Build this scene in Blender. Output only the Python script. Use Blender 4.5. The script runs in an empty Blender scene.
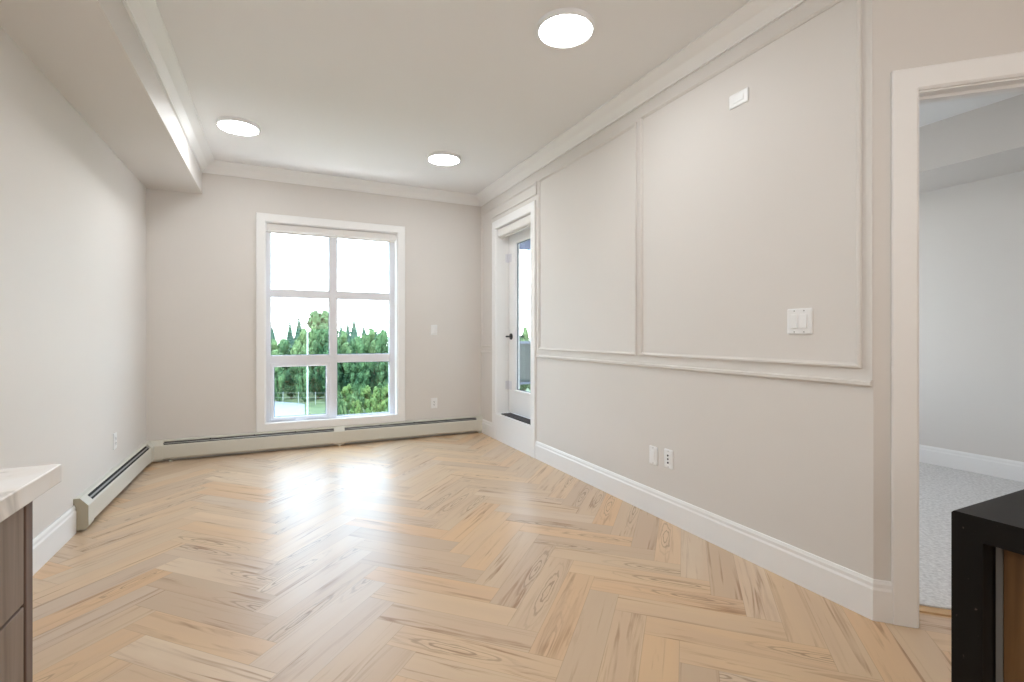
import bpy, bmesh, math, random
from mathutils import Vector, Matrix

# ------------------------------------------------------------------ camera, sky, sun, lights, exposure
S = bpy.context.scene
COL = S.collection
H = 1.1356                       # camera height
YAW = 0.4464                     # heading to the right of +Y
FPX, YH = 488.862, 334.879
cam_d = bpy.data.cameras.new('camera')
cam_d.sensor_width = 36.0
cam_d.lens = 36.0 * FPX / 1024.0
cam_d.shift_y = -(341.0 - YH) / 1024.0
cam_d.clip_start = 0.02
cam_d.clip_end = 500
cam = bpy.data.objects.new('camera', cam_d)
cam.location = (0, 0, H)
cam.rotation_euler = (math.pi / 2, 0, -YAW)
COL.objects.link(cam)
S.camera = cam

S.view_settings.view_transform = 'Standard'
S.view_settings.look = 'None'
S.view_settings.gamma = 1.0
S.view_settings.use_curve_mapping = False
S.view_settings.exposure = 0.06

W = bpy.data.worlds.new('sky')
S.world = W
W.use_nodes = True
nt = W.node_tree
nt.nodes.clear()
n_out = nt.nodes.new('ShaderNodeOutputWorld')
n_bg = nt.nodes.new('ShaderNodeBackground')
n_tc = nt.nodes.new('ShaderNodeTexCoord')
n_sep = nt.nodes.new('ShaderNodeSeparateXYZ')
n_ramp = nt.nodes.new('ShaderNodeValToRGB')
n_noise = nt.nodes.new('ShaderNodeTexNoise')
n_map = nt.nodes.new('ShaderNodeMapping')
n_cr = nt.nodes.new('ShaderNodeValToRGB')
n_mix = nt.nodes.new('ShaderNodeMix')
n_mix.data_type = 'RGBA'
nt.links.new(n_tc.outputs['Generated'], n_sep.inputs[0])
nt.links.new(n_sep.outputs['Z'], n_ramp.inputs[0])
e = n_ramp.color_ramp.elements
e[0].position = 0.0; e[0].color = (0.93, 0.97, 1.0, 1)
e[1].position = 0.45; e[1].color = (0.30, 0.55, 0.85, 1)
x = e.new(0.08); x.color = (0.80, 0.93, 1.0, 1)
x = e.new(0.2); x.color = (0.50, 0.76, 0.95, 1)
nt.links.new(n_tc.outputs['Generated'], n_map.inputs[0])
n_map.inputs['Scale'].default_value = (1.6, 1.6, 7.0)
nt.links.new(n_map.outputs[0], n_noise.inputs['Vector'])
n_noise.inputs['Scale'].default_value = 2.2
n_noise.inputs['Detail'].default_value = 5
nt.links.new(n_noise.outputs['Fac'], n_cr.inputs[0])
n_cr.color_ramp.elements[0].position = 0.45
n_cr.color_ramp.elements[1].position = 0.68
nt.links.new(n_cr.outputs[0], n_mix.inputs[0])
nt.links.new(n_ramp.outputs[0], n_mix.inputs[6])
n_mix.inputs[7].default_value = (1.0, 1.0, 1.0, 1)
nt.links.new(n_mix.outputs[2], n_bg.inputs['Color'])
n_bg.inputs['Strength'].default_value = 10.0
nt.links.new(n_bg.outputs[0], n_out.inputs[0])

sun_d = bpy.data.lights.new('sun', 'SUN')
sun_d.energy = 3.5
sun_d.color = (1.0, 0.95, 0.86)
sun_d.angle = 0.02
sun = bpy.data.objects.new('sun', sun_d)
sun.rotation_euler = (math.radians(52), 0, math.radians(-35))
COL.objects.link(sun)


def area(name, loc, sx, sy, power, color, rot=(0, 0, 0)):
    d = bpy.data.lights.new(name, 'AREA')
    d.shape = 'RECTANGLE'
    d.size, d.size_y = sx, sy
    d.energy = power
    d.color = color
    o = bpy.data.objects.new(name, d)
    o.location = loc
    o.rotation_euler = rot
    COL.objects.link(o)
    return o


LAMP = 46.0                      # radiance of the ceiling lamps' diffusers
area('kitchen_overhead_fill', (1.0, -1.6, 2.70), 1.6, 1.6, 10, (1.0, 0.84, 0.68))  # unseen warm area light added over the kitchen side, no fixture modelled
area('kitchen_wall_fill', (0.9, -3.15, 1.75), 2.4, 0.9, 16, (1.0, 0.78, 0.58), (math.radians(90), 0, 0))  # added warm fill facing the back and angled walls, no lamp there
area('near_overhead_fill', (0.2, -0.1, 2.70), 0.6, 0.6, 13, (0.92, 0.97, 1.0))  # invisible fill added overhead to brighten the near walls
area('upward_fill', (-0.4, -0.9, 1.5), 0.9, 0.9, 26, (0.90, 0.96, 1.0), (math.radians(146), 0, 0))  # added fill aimed up and forward to lift the ceiling
area('bedroom_overhead_fill', (2.75, 1.75, 2.70), 0.4, 0.4, 8, (1.0, 0.96, 0.92))  # added fill high in the bedroom to light the bulkhead face
area('bedroom_window_fill', (3.85, 3.55, 1.5), 1.6, 1.5, 13, (0.90, 0.95, 1.0), (math.radians(-90), 0, 0))  # area light added inside the bedroom window to stand in for daylight

# ------------------------------------------------------------------ helpers
XR, YB, XL, ZC = 2.147, 5.324, -1.057, 2.74
XS, ZS, YE = -0.634, 2.44, 1.139
K = math.sqrt(0.5)


def lin(r, g, b):
    def f(c):
        c /= 255.0
        return c / 12.92 if c <= 0.04045 else ((c + 0.055) / 1.055) ** 2.4
    return (f(r), f(g), f(b), 1.0)


class MB:
    """collects faces; build() links them as one mesh object"""
    def __init__(self):
        self.v, self.f, self.m = [], [], []

    def add(self, verts, faces, mi=0):
        o = len(self.v)
        self.v += [tuple(p) for p in verts]
        self.f += [tuple(i + o for i in q) for q in faces]
        self.m += [mi] * len(faces)

    def quad(self, a, b, c, d, mi=0):
        self.add([a, b, c, d], [(0, 1, 2, 3)], mi)

    def box(self, x0, x1, y0, y1, z0, z1, mi=0):
        self.add([(x0, y0, z0), (x1, y0, z0), (x1, y1, z0), (x0, y1, z0),
                  (x0, y0, z1), (x1, y0, z1), (x1, y1, z1), (x0, y1, z1)],
                 [(3, 2, 1, 0), (4, 5, 6, 7), (0, 1, 5, 4), (1, 2, 6, 5), (2, 3, 7, 6), (3, 0, 4, 7)], mi)

    def bbox(self, x0, x1, y0, y1, z0, z1, b=0.003, seg=2, mi=0):
        """bevelled box"""
        bm = bmesh.new()
        bmesh.ops.create_cube(bm, size=1.0)
        for v in bm.verts:
            v.co = Vector(((x0 + x1) / 2 + v.co.x * (x1 - x0), (y0 + y1) / 2 + v.co.y * (y1 - y0),
                           (z0 + z1) / 2 + v.co.z * (z1 - z0)))
        bmesh.ops.bevel(bm, geom=bm.edges[:], offset=b, segments=seg, affect='EDGES', profile=0.5)
        bm.verts.index_update()
        self.add([v.co[:] for v in bm.verts], [[v.index for v in f.verts] for f in bm.faces], mi)
        bm.free()

    def prism(self, poly, w0, w1, U=(1, 0, 0), V=(0, 1, 0), N=(0, 0, 1), O=(0, 0, 0), mi=0):
        """polygon (u,v) extruded along N from w0 to w1"""
        U, V, N, O = Vector(U), Vector(V), Vector(N), Vector(O)
        n = len(poly)
        vs = [O + U * a + V * b + N * w0 for a, b in poly] + [O + U * a + V * b + N * w1 for a, b in poly]
        fs = [tuple(range(n - 1, -1, -1)), tuple(range(n, 2 * n))]
        fs += [(i, (i + 1) % n, n + (i + 1) % n, n + i) for i in range(n)]
        self.add(vs, fs, mi)

    def sweep(self, path, prof, U=(1, 0, 0), V=(0, 1, 0), N=(0, 0, 1), O=(0, 0, 0), closed=False, mi=0):
        """profile (a: offset to the left of travel, b: along N) swept with mitred corners along a 2D path"""
        U, V, N, O = Vector(U), Vector(V), Vector(N), Vector(O)
        P = [Vector(p) for p in path]
        n = len(P)
        rows = []
        for i in range(n):
            d0 = (P[i] - P[i - 1]).normalized() if (closed or i > 0) else None
            d1 = (P[(i + 1) % n] - P[i]).normalized() if (closed or i < n - 1) else None
            if d0 is None: d0 = d1
            if d1 is None: d1 = d0
            n0, n1 = Vector((-d0.y, d0.x)), Vector((-d1.y, d1.x))
            m = (n0 + n1)
            m = m / max(m.dot(n0), 1e-4)
            rows.append([O + U * (P[i].x + m.x * a) + V * (P[i].y + m.y * a) + N * b for a, b in prof])
        k = len(prof)
        vs = [v for r in rows for v in r]
        fs = []
        for i in range(n if closed else n - 1):
            j = (i + 1) % n
            for q in range(k):
                r = (q + 1) % k
                fs.append((i * k + q, i * k + r, j * k + r, j * k + q))
        if not closed:
            fs.append(tuple(range(k - 1, -1, -1)))
            fs.append(tuple(range((n - 1) * k, n * k)))
        self.add(vs, fs, mi)

    def lathe(self, prof, O, A=(0, 0, 1), seg=40, mi=0):
        """profile (r, w) turned about axis A through O"""
        A = Vector(A).normalized()
        B = A.orthogonal().normalized()
        C = A.cross(B)
        O = Vector(O)
        k = len(prof)
        vs, fs = [], []
        for s in range(seg):
            t = 2 * math.pi * s / seg
            d = B * math.cos(t) + C * math.sin(t)
            vs += [O + d * r + A * w for r, w in prof]
        for s in range(seg):
            t = (s + 1) % seg
            for q in range(k - 1):
                fs.append((s * k + q, t * k + q, t * k + q + 1, s * k + q + 1))
        if prof[0][0] > 1e-6: fs.append(tuple(s * k for s in range(seg - 1, -1, -1)))
        if prof[-1][0] > 1e-6: fs.append(tuple(s * k + k - 1 for s in range(seg)))
        self.add(vs, fs, mi)

    def tube(self, pts, r, seg=10, mi=0):
        pts = [Vector(p) for p in pts]
        n = len(pts)
        vs, fs = [], []
        up = None
        for i, p in enumerate(pts):
            d = (pts[min(i + 1, n - 1)] - pts[max(i - 1, 0)]).normalized()
            if up is None: up = d.orthogonal().normalized()
            up = (up - d * up.dot(d)).normalized()
            c = d.cross(up)
            rr = r[i] if isinstance(r, (list, tuple)) else r
            vs += [p + (up * math.cos(2 * math.pi * s / seg) + c * math.sin(2 * math.pi * s / seg)) * rr for s in range(seg)]
        for i in range(n - 1):
            for s in range(seg):
                t = (s + 1) % seg
                fs.append((i * seg + s, i * seg + t, (i + 1) * seg + t, (i + 1) * seg + s))
        fs.append(tuple(range(seg - 1, -1, -1)))
        fs.append(tuple((n - 1) * seg + s for s in range(seg)))
        self.add(vs, fs, mi)

    def mesh(self, name, mats, smooth=False):
        me = bpy.data.meshes.new(name)
        me.from_pydata(self.v, [], self.f)
        for m in (mats if isinstance(mats, (list, tuple)) else [mats]):
            me.materials.append(m)
        me.polygons.foreach_set('material_index', self.m)
        bm = bmesh.new()
        bm.from_mesh(me)
        bmesh.ops.recalc_face_normals(bm, faces=bm.faces[:])
        bm.to_mesh(me)
        bm.free()
        if smooth:
            me.polygons.foreach_set('use_smooth', [True] * len(me.polygons))
            me.set_sharp_from_angle(angle=math.radians(38))
        me.update()
        return me

    def build(self, name, mats, parent=None, smooth=False):
        """vertices are given in world space; a parent Empty only shifts the origin"""
        me = self.mesh(name, mats, smooth)
        o = bpy.data.objects.new(name, me)
        COL.objects.link(o)
        if parent is not None:
            o.parent = parent
            o.matrix_parent_inverse = Matrix.Translation(-parent_loc(parent))
        return o


def parent_loc(p):
    L = Vector(p.location)
    q = p.parent
    if q is not None:
        # children of children: parts sit at the thing's origin, so world location is the thing's
        L = Vector(q.location) - Vector(q.location) + Vector(p.location)
    return L


def tag(o, label=None, cat=None, group=None, kind=None):
    if label: o['label'] = label
    if cat: o['category'] = cat
    if group: o['group'] = group
    if kind: o['kind'] = kind
    return o


def thing(name, label, cat, loc=(0, 0, 0), group=None, kind=None):
    o = bpy.data.objects.new(name, None)
    o.empty_display_size = 0.1
    o.location = loc
    COL.objects.link(o)
    return tag(o, label, cat, group, kind)


def struct(name, mb, mat, smooth=False, label=None, cat=None):
    return tag(mb.build(name, mat, None, smooth), label, cat, None, 'structure')


def wall_grid(mb, O, D, T, ub, zb, holes):
    """a wall from O along D (thickness vector T), cells between breaks, holes = set of (iu, iz) left open"""
    O, D, T = Vector(O), Vector(D).normalized(), Vector(T)
    Z = Vector((0, 0, 1))
    nu, nz = len(ub) - 1, len(zb) - 1
    def P(u, z, t): return O + D * u + Z * z + T * t
    for i in range(nu):
        for j in range(nz):
            if (i, j) in holes: continue
            u0, u1, z0, z1 = ub[i], ub[i + 1], zb[j], zb[j + 1]
            for t in (0, 1):
                mb.quad(P(u0, z0, t), P(u1, z0, t), P(u1, z1, t), P(u0, z1, t))
            for di, dj, a, b in ((-1, 0, (u0, z0), (u0, z1)), (1, 0, (u1, z0), (u1, z1)),
                                 (0, -1, (u0, z0), (u1, z0)), (0, 1, (u0, z1), (u1, z1))):
                ii, jj = i + di, j + dj
                if 0 <= ii < nu and 0 <= jj < nz and (ii, jj) not in holes: continue
                mb.quad(P(*a, 0), P(*b, 0), P(*b, 1), P(*a, 1))


# ------------------------------------------------------------------ materials
def mat(name, col, rough=0.6, spec=0.5, metal=0.0, bump=0.0, bscale=200.0, vary=0.0, vscale=3.0):
    m = bpy.data.materials.new(name)
    m.use_nodes = True
    t = m.node_tree
    b = t.nodes['Principled BSDF']
    b.inputs['Roughness'].default_value = rough
    b.inputs['Metallic'].default_value = metal
    b.inputs['Specular IOR Level'].default_value = spec
    b.inputs['Base Color'].default_value = col
    tc = t.nodes.new('ShaderNodeTexCoord')
    if vary > 0:
        n = t.nodes.new('ShaderNodeTexNoise')
        n.inputs['Scale'].default_value = vscale
        n.inputs['Detail'].default_value = 4
        t.links.new(tc.outputs['Object'], n.inputs['Vector'])
        mx = t.nodes.new('ShaderNodeMix')
        mx.data_type = 'RGBA'
        mx.inputs[6].default_value = tuple(c * (1 - vary) for c in col[:3]) + (1,)
        mx.inputs[7].default_value = tuple(min(1, c * (1 + vary)) for c in col[:3]) + (1,)
        t.links.new(n.outputs['Fac'], mx.inputs[0])
        t.links.new(mx.outputs[2], b.inputs['Base Color'])
    if bump > 0:
        n2 = t.nodes.new('ShaderNodeTexNoise')
        n2.inputs['Scale'].default_value = bscale
        n2.inputs['Detail'].default_value = 2
        t.links.new(tc.outputs['Object'], n2.inputs['Vector'])
        bp = t.nodes.new('ShaderNodeBump')
        bp.inputs['Strength'].default_value = bump
        bp.inputs['Distance'].default_value = 0.002
        t.links.new(n2.outputs['Fac'], bp.inputs['Height'])
        t.links.new(bp.outputs[0], b.inputs['Normal'])
    return m


M = {}
M['wall'] = mat('greige_wall_paint', lin(224, 219, 214), 0.55, 0.35, bump=0.12, bscale=260, vary=0.01)
M['ceil'] = mat('ceiling_paint', lin(240, 239, 238), 0.8, 0.2, bump=0.15, bscale=180)
M['trim'] = mat('white_trim_paint', lin(244, 243, 242), 0.38, 0.45, vary=0.01, vscale=6)
M['vinyl'] = mat('white_window_vinyl', lin(228, 228, 233), 0.35, 0.5, vary=0.01)
M['heater'] = mat('enamelled_heater_steel', lin(216, 213, 202), 0.4, 0.5, vary=0.015, vscale=8)
M['heater_end'] = mat('enamelled_end_cap', lin(184, 177, 158), 0.45, 0.5, vary=0.015, vscale=8)
M['slot'] = mat('dark_heater_inside', lin(34, 33, 32), 0.7, 0.3, vary=0.1)
M['fin'] = mat('grey_damper_steel', lin(150, 150, 148), 0.4, 0.5, metal=0.3, vary=0.05)
M['plastic'] = mat('white_plate_plastic', lin(240, 240, 240), 0.3, 0.5, vary=0.005)
M['plastic_grey'] = mat('socket_slot_dark', lin(60, 58, 58), 0.5, 0.4, vary=0.05)
M['black_metal'] = mat('matte_black_metal', lin(26, 26, 28), 0.4, 0.5, vary=0.05, vscale=30)
M['threshold'] = mat('charcoal_threshold', lin(62, 60, 64), 0.55, 0.4, vary=0.08, vscale=20, bump=0.2)
M['shade'] = mat('roller_blind_fabric', lin(232, 228, 224), 0.7, 0.2, vary=0.01, bump=0.1, bscale=400)
M['gasket'] = mat('grey_glazing_gasket', lin(96, 108, 118), 0.5, 0.4, vary=0.05)
M['concrete'] = mat('pale_concrete', lin(116, 122, 122), 0.8, 0.2, vary=0.06, vscale=0.6)
M['wire'] = mat('weathered_fence_wire', lin(120, 128, 120), 0.6, 0.3, vary=0.05)
M['pole'] = mat('pale_galvanised_steel', lin(190, 196, 196), 0.4, 0.5, metal=0.2, vary=0.03)
M['railing'] = mat('grey_railing_aluminium', lin(96, 104, 120), 0.4, 0.5, metal=0.2, vary=0.03)
M['soffit'] = mat('blue_grey_balcony_soffit', lin(62, 70, 96), 0.7, 0.3, vary=0.03)
M['bark'] = mat('tree_bark', lin(92, 78, 62), 0.9, 0.1, vary=0.25, vscale=4)
M['steel'] = mat('brushed_edge_trim', lin(150, 148, 145), 0.35, 0.5, metal=0.5, vary=0.04)


def glass_mat(name, tint=(0.97, 0.98, 0.98, 1), haze=None):
    m = bpy.data.materials.new(name)
    m.use_nodes = True
    t = m.node_tree
    t.nodes.clear()
    out = t.nodes.new('ShaderNodeOutputMaterial')
    tr = t.nodes.new('ShaderNodeBsdfTransparent')
    tr.inputs[0].default_value = tint
    gl = t.nodes.new('ShaderNodeBsdfGlossy')
    gl.inputs['Roughness'].default_value = 0.02
    lw = t.nodes.new('ShaderNodeLayerWeight')
    lw.inputs['Blend'].default_value = 0.5
    pw = t.nodes.new('ShaderNodeMath'); pw.operation = 'POWER'; pw.inputs[1].default_value = 4.0
    t.links.new(lw.outputs['Facing'], pw.inputs[0])
    fr = t.nodes.new('ShaderNodeMath'); fr.operation = 'MULTIPLY_ADD'
    fr.inputs[1].default_value = 0.6; fr.inputs[2].default_value = 0.03
    t.links.new(pw.outputs[0], fr.inputs[0])
    mx = t.nodes.new('ShaderNodeMixShader')
    t.links.new(fr.outputs[0], mx.inputs[0])
    t.links.new(tr.outputs[0], mx.inputs[1])
    t.links.new(gl.outputs[0], mx.inputs[2])
    last = mx
    if haze:
        df = t.nodes.new('ShaderNodeBsdfTranslucent')
        df.inputs[0].default_value = haze[1]
        m2 = t.nodes.new('ShaderNodeMixShader')
        m2.inputs[0].default_value = haze[0]
        t.links.new(mx.outputs[0], m2.inputs[1])
        t.links.new(df.outputs[0], m2.inputs[2])
        last = m2
    t.links.new(last.outputs[0], out.inputs[0])
    return m


M['glass'] = glass_mat('clear_window_glass')
M['frosted'] = glass_mat('frosted_railing_glass', (0.30, 0.33, 0.32, 1), (0.5, (0.17, 0.185, 0.18, 1)))


def emit_mat(name, col, strength):
    m = bpy.data.materials.new(name)
    m.use_nodes = True
    t = m.node_tree
    b = t.nodes['Principled BSDF']
    b.inputs['Base Color'].default_value = (0.9, 0.9, 0.9, 1)
    b.inputs['Emission Color'].default_value = col
    b.inputs['Emission Strength'].default_value = strength
    return m


M['lamp'] = emit_mat('lit_lamp_diffuser', (0.94, 0.975, 1.0, 1), LAMP)


def floor_mat():
    m = bpy.data.materials.new('light_oak_herringbone')
    m.use_nodes = True
    t = m.node_tree
    L = t.links.new
    b = t.nodes['Principled BSDF']
    at = t.nodes.new('ShaderNodeAttribute'); at.attribute_name = 'plank'
    sp = t.nodes.new('ShaderNodeSeparateColor'); L(at.outputs['Color'], sp.inputs[0])
    uv = t.nodes.new('ShaderNodeUVMap'); uv.uv_map = 'grain'
    su = t.nodes.new('ShaderNodeSeparateXYZ'); L(uv.outputs[0], su.inputs[0])

    def math_(op, a, b_=None):
        n = t.nodes.new('ShaderNodeMath'); n.operation = op
        for i, v in enumerate((a, b_)):
            if v is None: continue
            if isinstance(v, (int, float)): n.inputs[i].default_value = v
            else: L(v, n.inputs[i])
        return n.outputs[0]

    off = math_('MULTIPLY', sp.outputs[1], 37.0)
    off2 = math_('MULTIPLY', sp.outputs[2], 19.0)

    def coords(su_, sv_):
        c = t.nodes.new('ShaderNodeCombineXYZ')
        L(math_('ADD', math_('MULTIPLY', su.outputs[0], su_), off), c.inputs[0])
        L(math_('ADD', math_('MULTIPLY', su.outputs[1], sv_), off2), c.inputs[1])
        L(off, c.inputs[2])
        return c.outputs[0]

    def noise(vec, scale, detail=4, dist=0.0, rough=0.55):
        n = t.nodes.new('ShaderNodeTexNoise')
        n.inputs['Scale'].default_value = scale
        n.inputs['Detail'].default_value = detail
        n.inputs['Distortion'].default_value = dist
        n.inputs['Roughness'].default_value = rough
        L(vec, n.inputs['Vector'])
        return n.outputs['Fac']

    def ramp(fac, *els):
        n = t.nodes.new('ShaderNodeValToRGB')
        r = n.color_ramp
        r.elements[0].position, r.elements[0].color = els[0]
        r.elements[1].position, r.elements[1].color = els[-1]
        for p, c in els[1:-1]:
            q = r.elements.new(p); q.color = c
        L(fac, n.inputs[0])
        return n.outputs[0]

    def mix(fac, a, c, mode='MIX'):
        n = t.nodes.new('ShaderNodeMix'); n.data_type = 'RGBA'; n.blend_type = mode
        for i, v in ((0, fac), (6, a), (7, c)):
            if isinstance(v, (int, float)): n.inputs[i].default_value = v
            elif isinstance(v, tuple): n.inputs[i].default_value = v
            else: L(v, n.inputs[i])
        return n.outputs[2]

    base = ramp(sp.outputs[0], (0.0, lin(200, 175, 148)), (0.25, lin(214, 189, 158)), (0.5, lin(221, 191, 154)), (0.66, lin(221, 181, 136)),
                (0.8, lin(226, 204, 176)), (1.0, lin(206, 185, 163)))
    broad = noise(coords(1.3, 9.0), 1.0, 3, 0.4)
    streak = noise(coords(1.7, 30.0), 1.0, 5, 0.9)
    fine = noise(coords(6.0, 190.0), 1.0, 3, 0.0)
    c1 = mix(ramp(broad, (0.35, (0, 0, 0, 1)), (0.75, (1, 1, 1, 1))), base, lin(204, 174, 146), 'MIX')
    c1 = mix(0.62, base, c1)
    k = ramp(streak, (0.54, (0, 0, 0, 1)), (0.67, (1, 1, 1, 1)), (0.74, (0.2, 0.2, 0.2, 1)))
    patch = ramp(noise(coords(1.6, 6.0), 1.3, 2, 0.3), (0.46, (0, 0, 0, 1)), (0.62, (1, 1, 1, 1)))
    c2 = mix(math_('MULTIPLY', math_('MULTIPLY', k, math_('ADD', math_('MULTIPLY', patch, 0.75), 0.25)), 0.95), c1, lin(156, 114, 80))
    # cathedral grain: distorted rings, on some planks only
    cu = math_('SUBTRACT', su.outputs[0], math_('SUBTRACT', math_('MULTIPLY', sp.outputs[1], PL * 1.3), PL * 0.15))
    cv = math_('SUBTRACT', su.outputs[1], math_('ADD', math_('MULTIPLY', sp.outputs[0], PW * .7), PW * .15))
    wob = math_('MULTIPLY', noise(coords(5.0, 22.0), 1.0, 3, 0.4), 0.55)
    eu, ev_ = math_('MULTIPLY', cu, 2.2), math_('MULTIPLY', cv, 17.0)
    rad = math_('ADD', math_('SQRT', math_('ADD', math_('MULTIPLY', eu, eu), math_('MULTIPLY', ev_, ev_))), wob)
    rs = math_('SINE', math_('MULTIPLY', rad, 30.0))
    ring = ramp(rs, (0.25, (0, 0, 0, 1)), (0.95, (1, 1, 1, 1)))
    has = ramp(sp.outputs[2], (0.58, (0, 0, 0, 1)), (0.66, (1, 1, 1, 1)))
    zone = ramp(rad, (0.55, (1, 1, 1, 1)), (1.15, (0, 0, 0, 1)))
    amt = math_('MULTIPLY', math_('MULTIPLY', ring, has), math_('MULTIPLY', zone, 0.62))
    c3 = mix(amt, c2, lin(130, 98, 72))
    c4 = mix(math_('MULTIPLY', fine, 0.14), c3, lin(194, 164, 136))
    # small gaps between planks (edge distance stored in the second map)
    ev = t.nodes.new('ShaderNodeUVMap'); ev.uv_map = 'edge'
    se = t.nodes.new('ShaderNodeSeparateXYZ'); L(ev.outputs[0], se.inputs[0])
    def edge(s, half):
        return math_('SUBTRACT', half, math_('ABSOLUTE', s))
    ed = math_('MINIMUM', edge(se.outputs[0], PL / 2), edge(se.outputs[1], PW / 2))
    g = ramp(math_('MULTIPLY', ed, 100.0), (0.05, (1, 1, 1, 1)), (0.16, (0, 0, 0, 1)))
    c5 = mix(math_('MULTIPLY', g, 0.40), c4, lin(150, 116, 84))
    L(c5, b.inputs['Base Color'])
    rr = math_('ADD', math_('MULTIPLY', streak, 0.06), 0.325)
    L(rr, b.inputs['Roughness'])
    b.inputs['Specular IOR Level'].default_value = 0.38
    bp = t.nodes.new('ShaderNodeBump')
    bp.inputs['Strength'].default_value = 0.10
    bp.inputs['Distance'].default_value = 0.001
    hgt = math_('SUBTRACT', streak, math_('MULTIPLY', g, 2.0))
    L(hgt, bp.inputs['Height'])
    L(bp.outputs[0], b.inputs['Normal'])
    return m


PL, PW = 0.635, 0.127            # plank length and width
M['floor'] = floor_mat()


def wood_mat(name, c0, c1, c2, scale=(30, 30, 1.5), rough=0.5):
    m = bpy.data.materials.new(name)
    m.use_nodes = True
    t = m.node_tree
    b = t.nodes['Principled BSDF']
    tc = t.nodes.new('ShaderNodeTexCoord')
    mp = t.nodes.new('ShaderNodeMapping')
    mp.inputs['Scale'].default_value = scale
    t.links.new(tc.outputs['Object'], mp.inputs[0])
    n = t.nodes.new('ShaderNodeTexNoise')
    n.inputs['Scale'].default_value = 1.6
    n.inputs['Detail'].default_value = 6
    n.inputs['Distortion'].default_value = 0.6
    t.links.new(mp.outputs[0], n.inputs['Vector'])
    r = t.nodes.new('ShaderNodeValToRGB')
    r.color_ramp.elements[0].position = 0.3; r.color_ramp.elements[0].color = c0
    r.color_ramp.elements[1].position = 0.72; r.color_ramp.elements[1].color = c2
    q = r.color_ramp.elements.new(0.5); q.color = c1
    t.links.new(n.outputs['Fac'], r.inputs[0])
    t.links.new(r.outputs[0], b.inputs['Base Color'])
    b.inputs['Roughness'].default_value = rough
    return m


M['cabinet'] = wood_mat('taupe_wood_veneer', lin(116, 100, 88), lin(134, 117, 104), lin(146, 129, 116))
M['cabinet_edge'] = wood_mat('taupe_veneer_edge', lin(96, 78, 70), lin(112, 92, 82), lin(122, 102, 92))
M['walnut'] = wood_mat('warm_brown_veneer', lin(76, 50, 28), lin(104, 74, 42), lin(128, 94, 58), (26, 26, 1.2))
M['strip'] = wood_mat('oak_transition_strip', lin(196, 160, 118), lin(212, 176, 132), lin(222, 190, 150), (4, 4, 30))


def quartz_mat():
    m = bpy.data.materials.new('white_veined_quartz')
    m.use_nodes = True
    t = m.node_tree
    b = t.nodes['Principled BSDF']
    tc = t.nodes.new('ShaderNodeTexCoord')
    n = t.nodes.new('ShaderNodeTexNoise')
    n.inputs['Scale'].default_value = 3.6
    n.inputs['Detail'].default_value = 5
    n.inputs['Distortion'].default_value = 1.2
    t.links.new(tc.outputs['Object'], n.inputs['Vector'])
    r = t.nodes.new('ShaderNodeValToRGB')
    r.color_ramp.elements[0].position = 0.40; r.color_ramp.elements[0].color = lin(240, 238, 236)
    r.color_ramp.elements[1].position = 0.68; r.color_ramp.elements[1].color = lin(238, 235, 231)
    for p, c in ((0.50, lin(236, 231, 226)), (0.545, lin(206, 201, 196)), (0.59, lin(234, 228, 222))):
        q = r.color_ramp.elements.new(p); q.color = c
    t.links.new(n.outputs['Fac'], r.inputs[0])
    t.links.new(r.outputs[0], b.inputs['Base Color'])
    b.inputs['Roughness'].default_value = 0.22
    return m


def blackstone_mat():
    m = bpy.data.materials.new('black_stone_worktop')
    m.use_nodes = True
    t = m.node_tree
    b = t.nodes['Principled BSDF']
    tc = t.nodes.new('ShaderNodeTexCoord')
    mp = t.nodes.new('ShaderNodeMapping')
    mp.inputs['Scale'].default_value = (70, 120, 110)
    t.links.new(tc.outputs['Object'], mp.inputs[0])
    n = t.nodes.new('ShaderNodeTexNoise')
    n.inputs['Scale'].default_value = 1.3
    n.inputs['Detail'].default_value = 3
    t.links.new(mp.outputs[0], n.inputs['Vector'])
    r = t.nodes.new('ShaderNodeValToRGB')
    r.color_ramp.elements[0].position = 0.70; r.color_ramp.elements[0].color = lin(10, 9, 9)
    r.color_ramp.elements[1].position = 0.80; r.color_ramp.elements[1].color = lin(90, 82, 76)
    t.links.new(n.outputs['Fac'], r.inputs[0])
    t.links.new(r.outputs[0], b.inputs['Base Color'])
    b.inputs['Roughness'].default_value = 0.48
    b.inputs['Specular IOR Level'].default_value = 0.28
    return m


M['quartz'] = quartz_mat()
M['blackstone'] = blackstone_mat()
M['carpet'] = mat('grey_cut_pile_carpet', lin(222, 218, 217), 0.95, 0.05, bump=1.0, bscale=110, vary=0.42, vscale=60)


def leaf_mat(name, c0, c1):
    m = bpy.data.materials.new(name)
    m.use_nodes = True
    t = m.node_tree
    b = t.nodes['Principled BSDF']
    tc = t.nodes.new('ShaderNodeTexCoord')
    n = t.nodes.new('ShaderNodeTexNoise')
    n.inputs['Scale'].default_value = 0.9
    n.inputs['Detail'].default_value = 6
    t.links.new(tc.outputs['Object'], n.inputs['Vector'])
    r = t.nodes.new('ShaderNodeValToRGB')
    r.color_ramp.elements[0].position = 0.35; r.color_ramp.elements[0].color = c0
    r.color_ramp.elements[1].position = 0.68; r.color_ramp.elements[1].color = c1
    t.links.new(n.outputs['Fac'], r.inputs[0])
    t.links.new(r.outputs[0], b.inputs['Base Color'])
    b.inputs['Roughness'].default_value = 0.7
    b.inputs['Specular IOR Level'].default_value = 0.15
    return m


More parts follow.
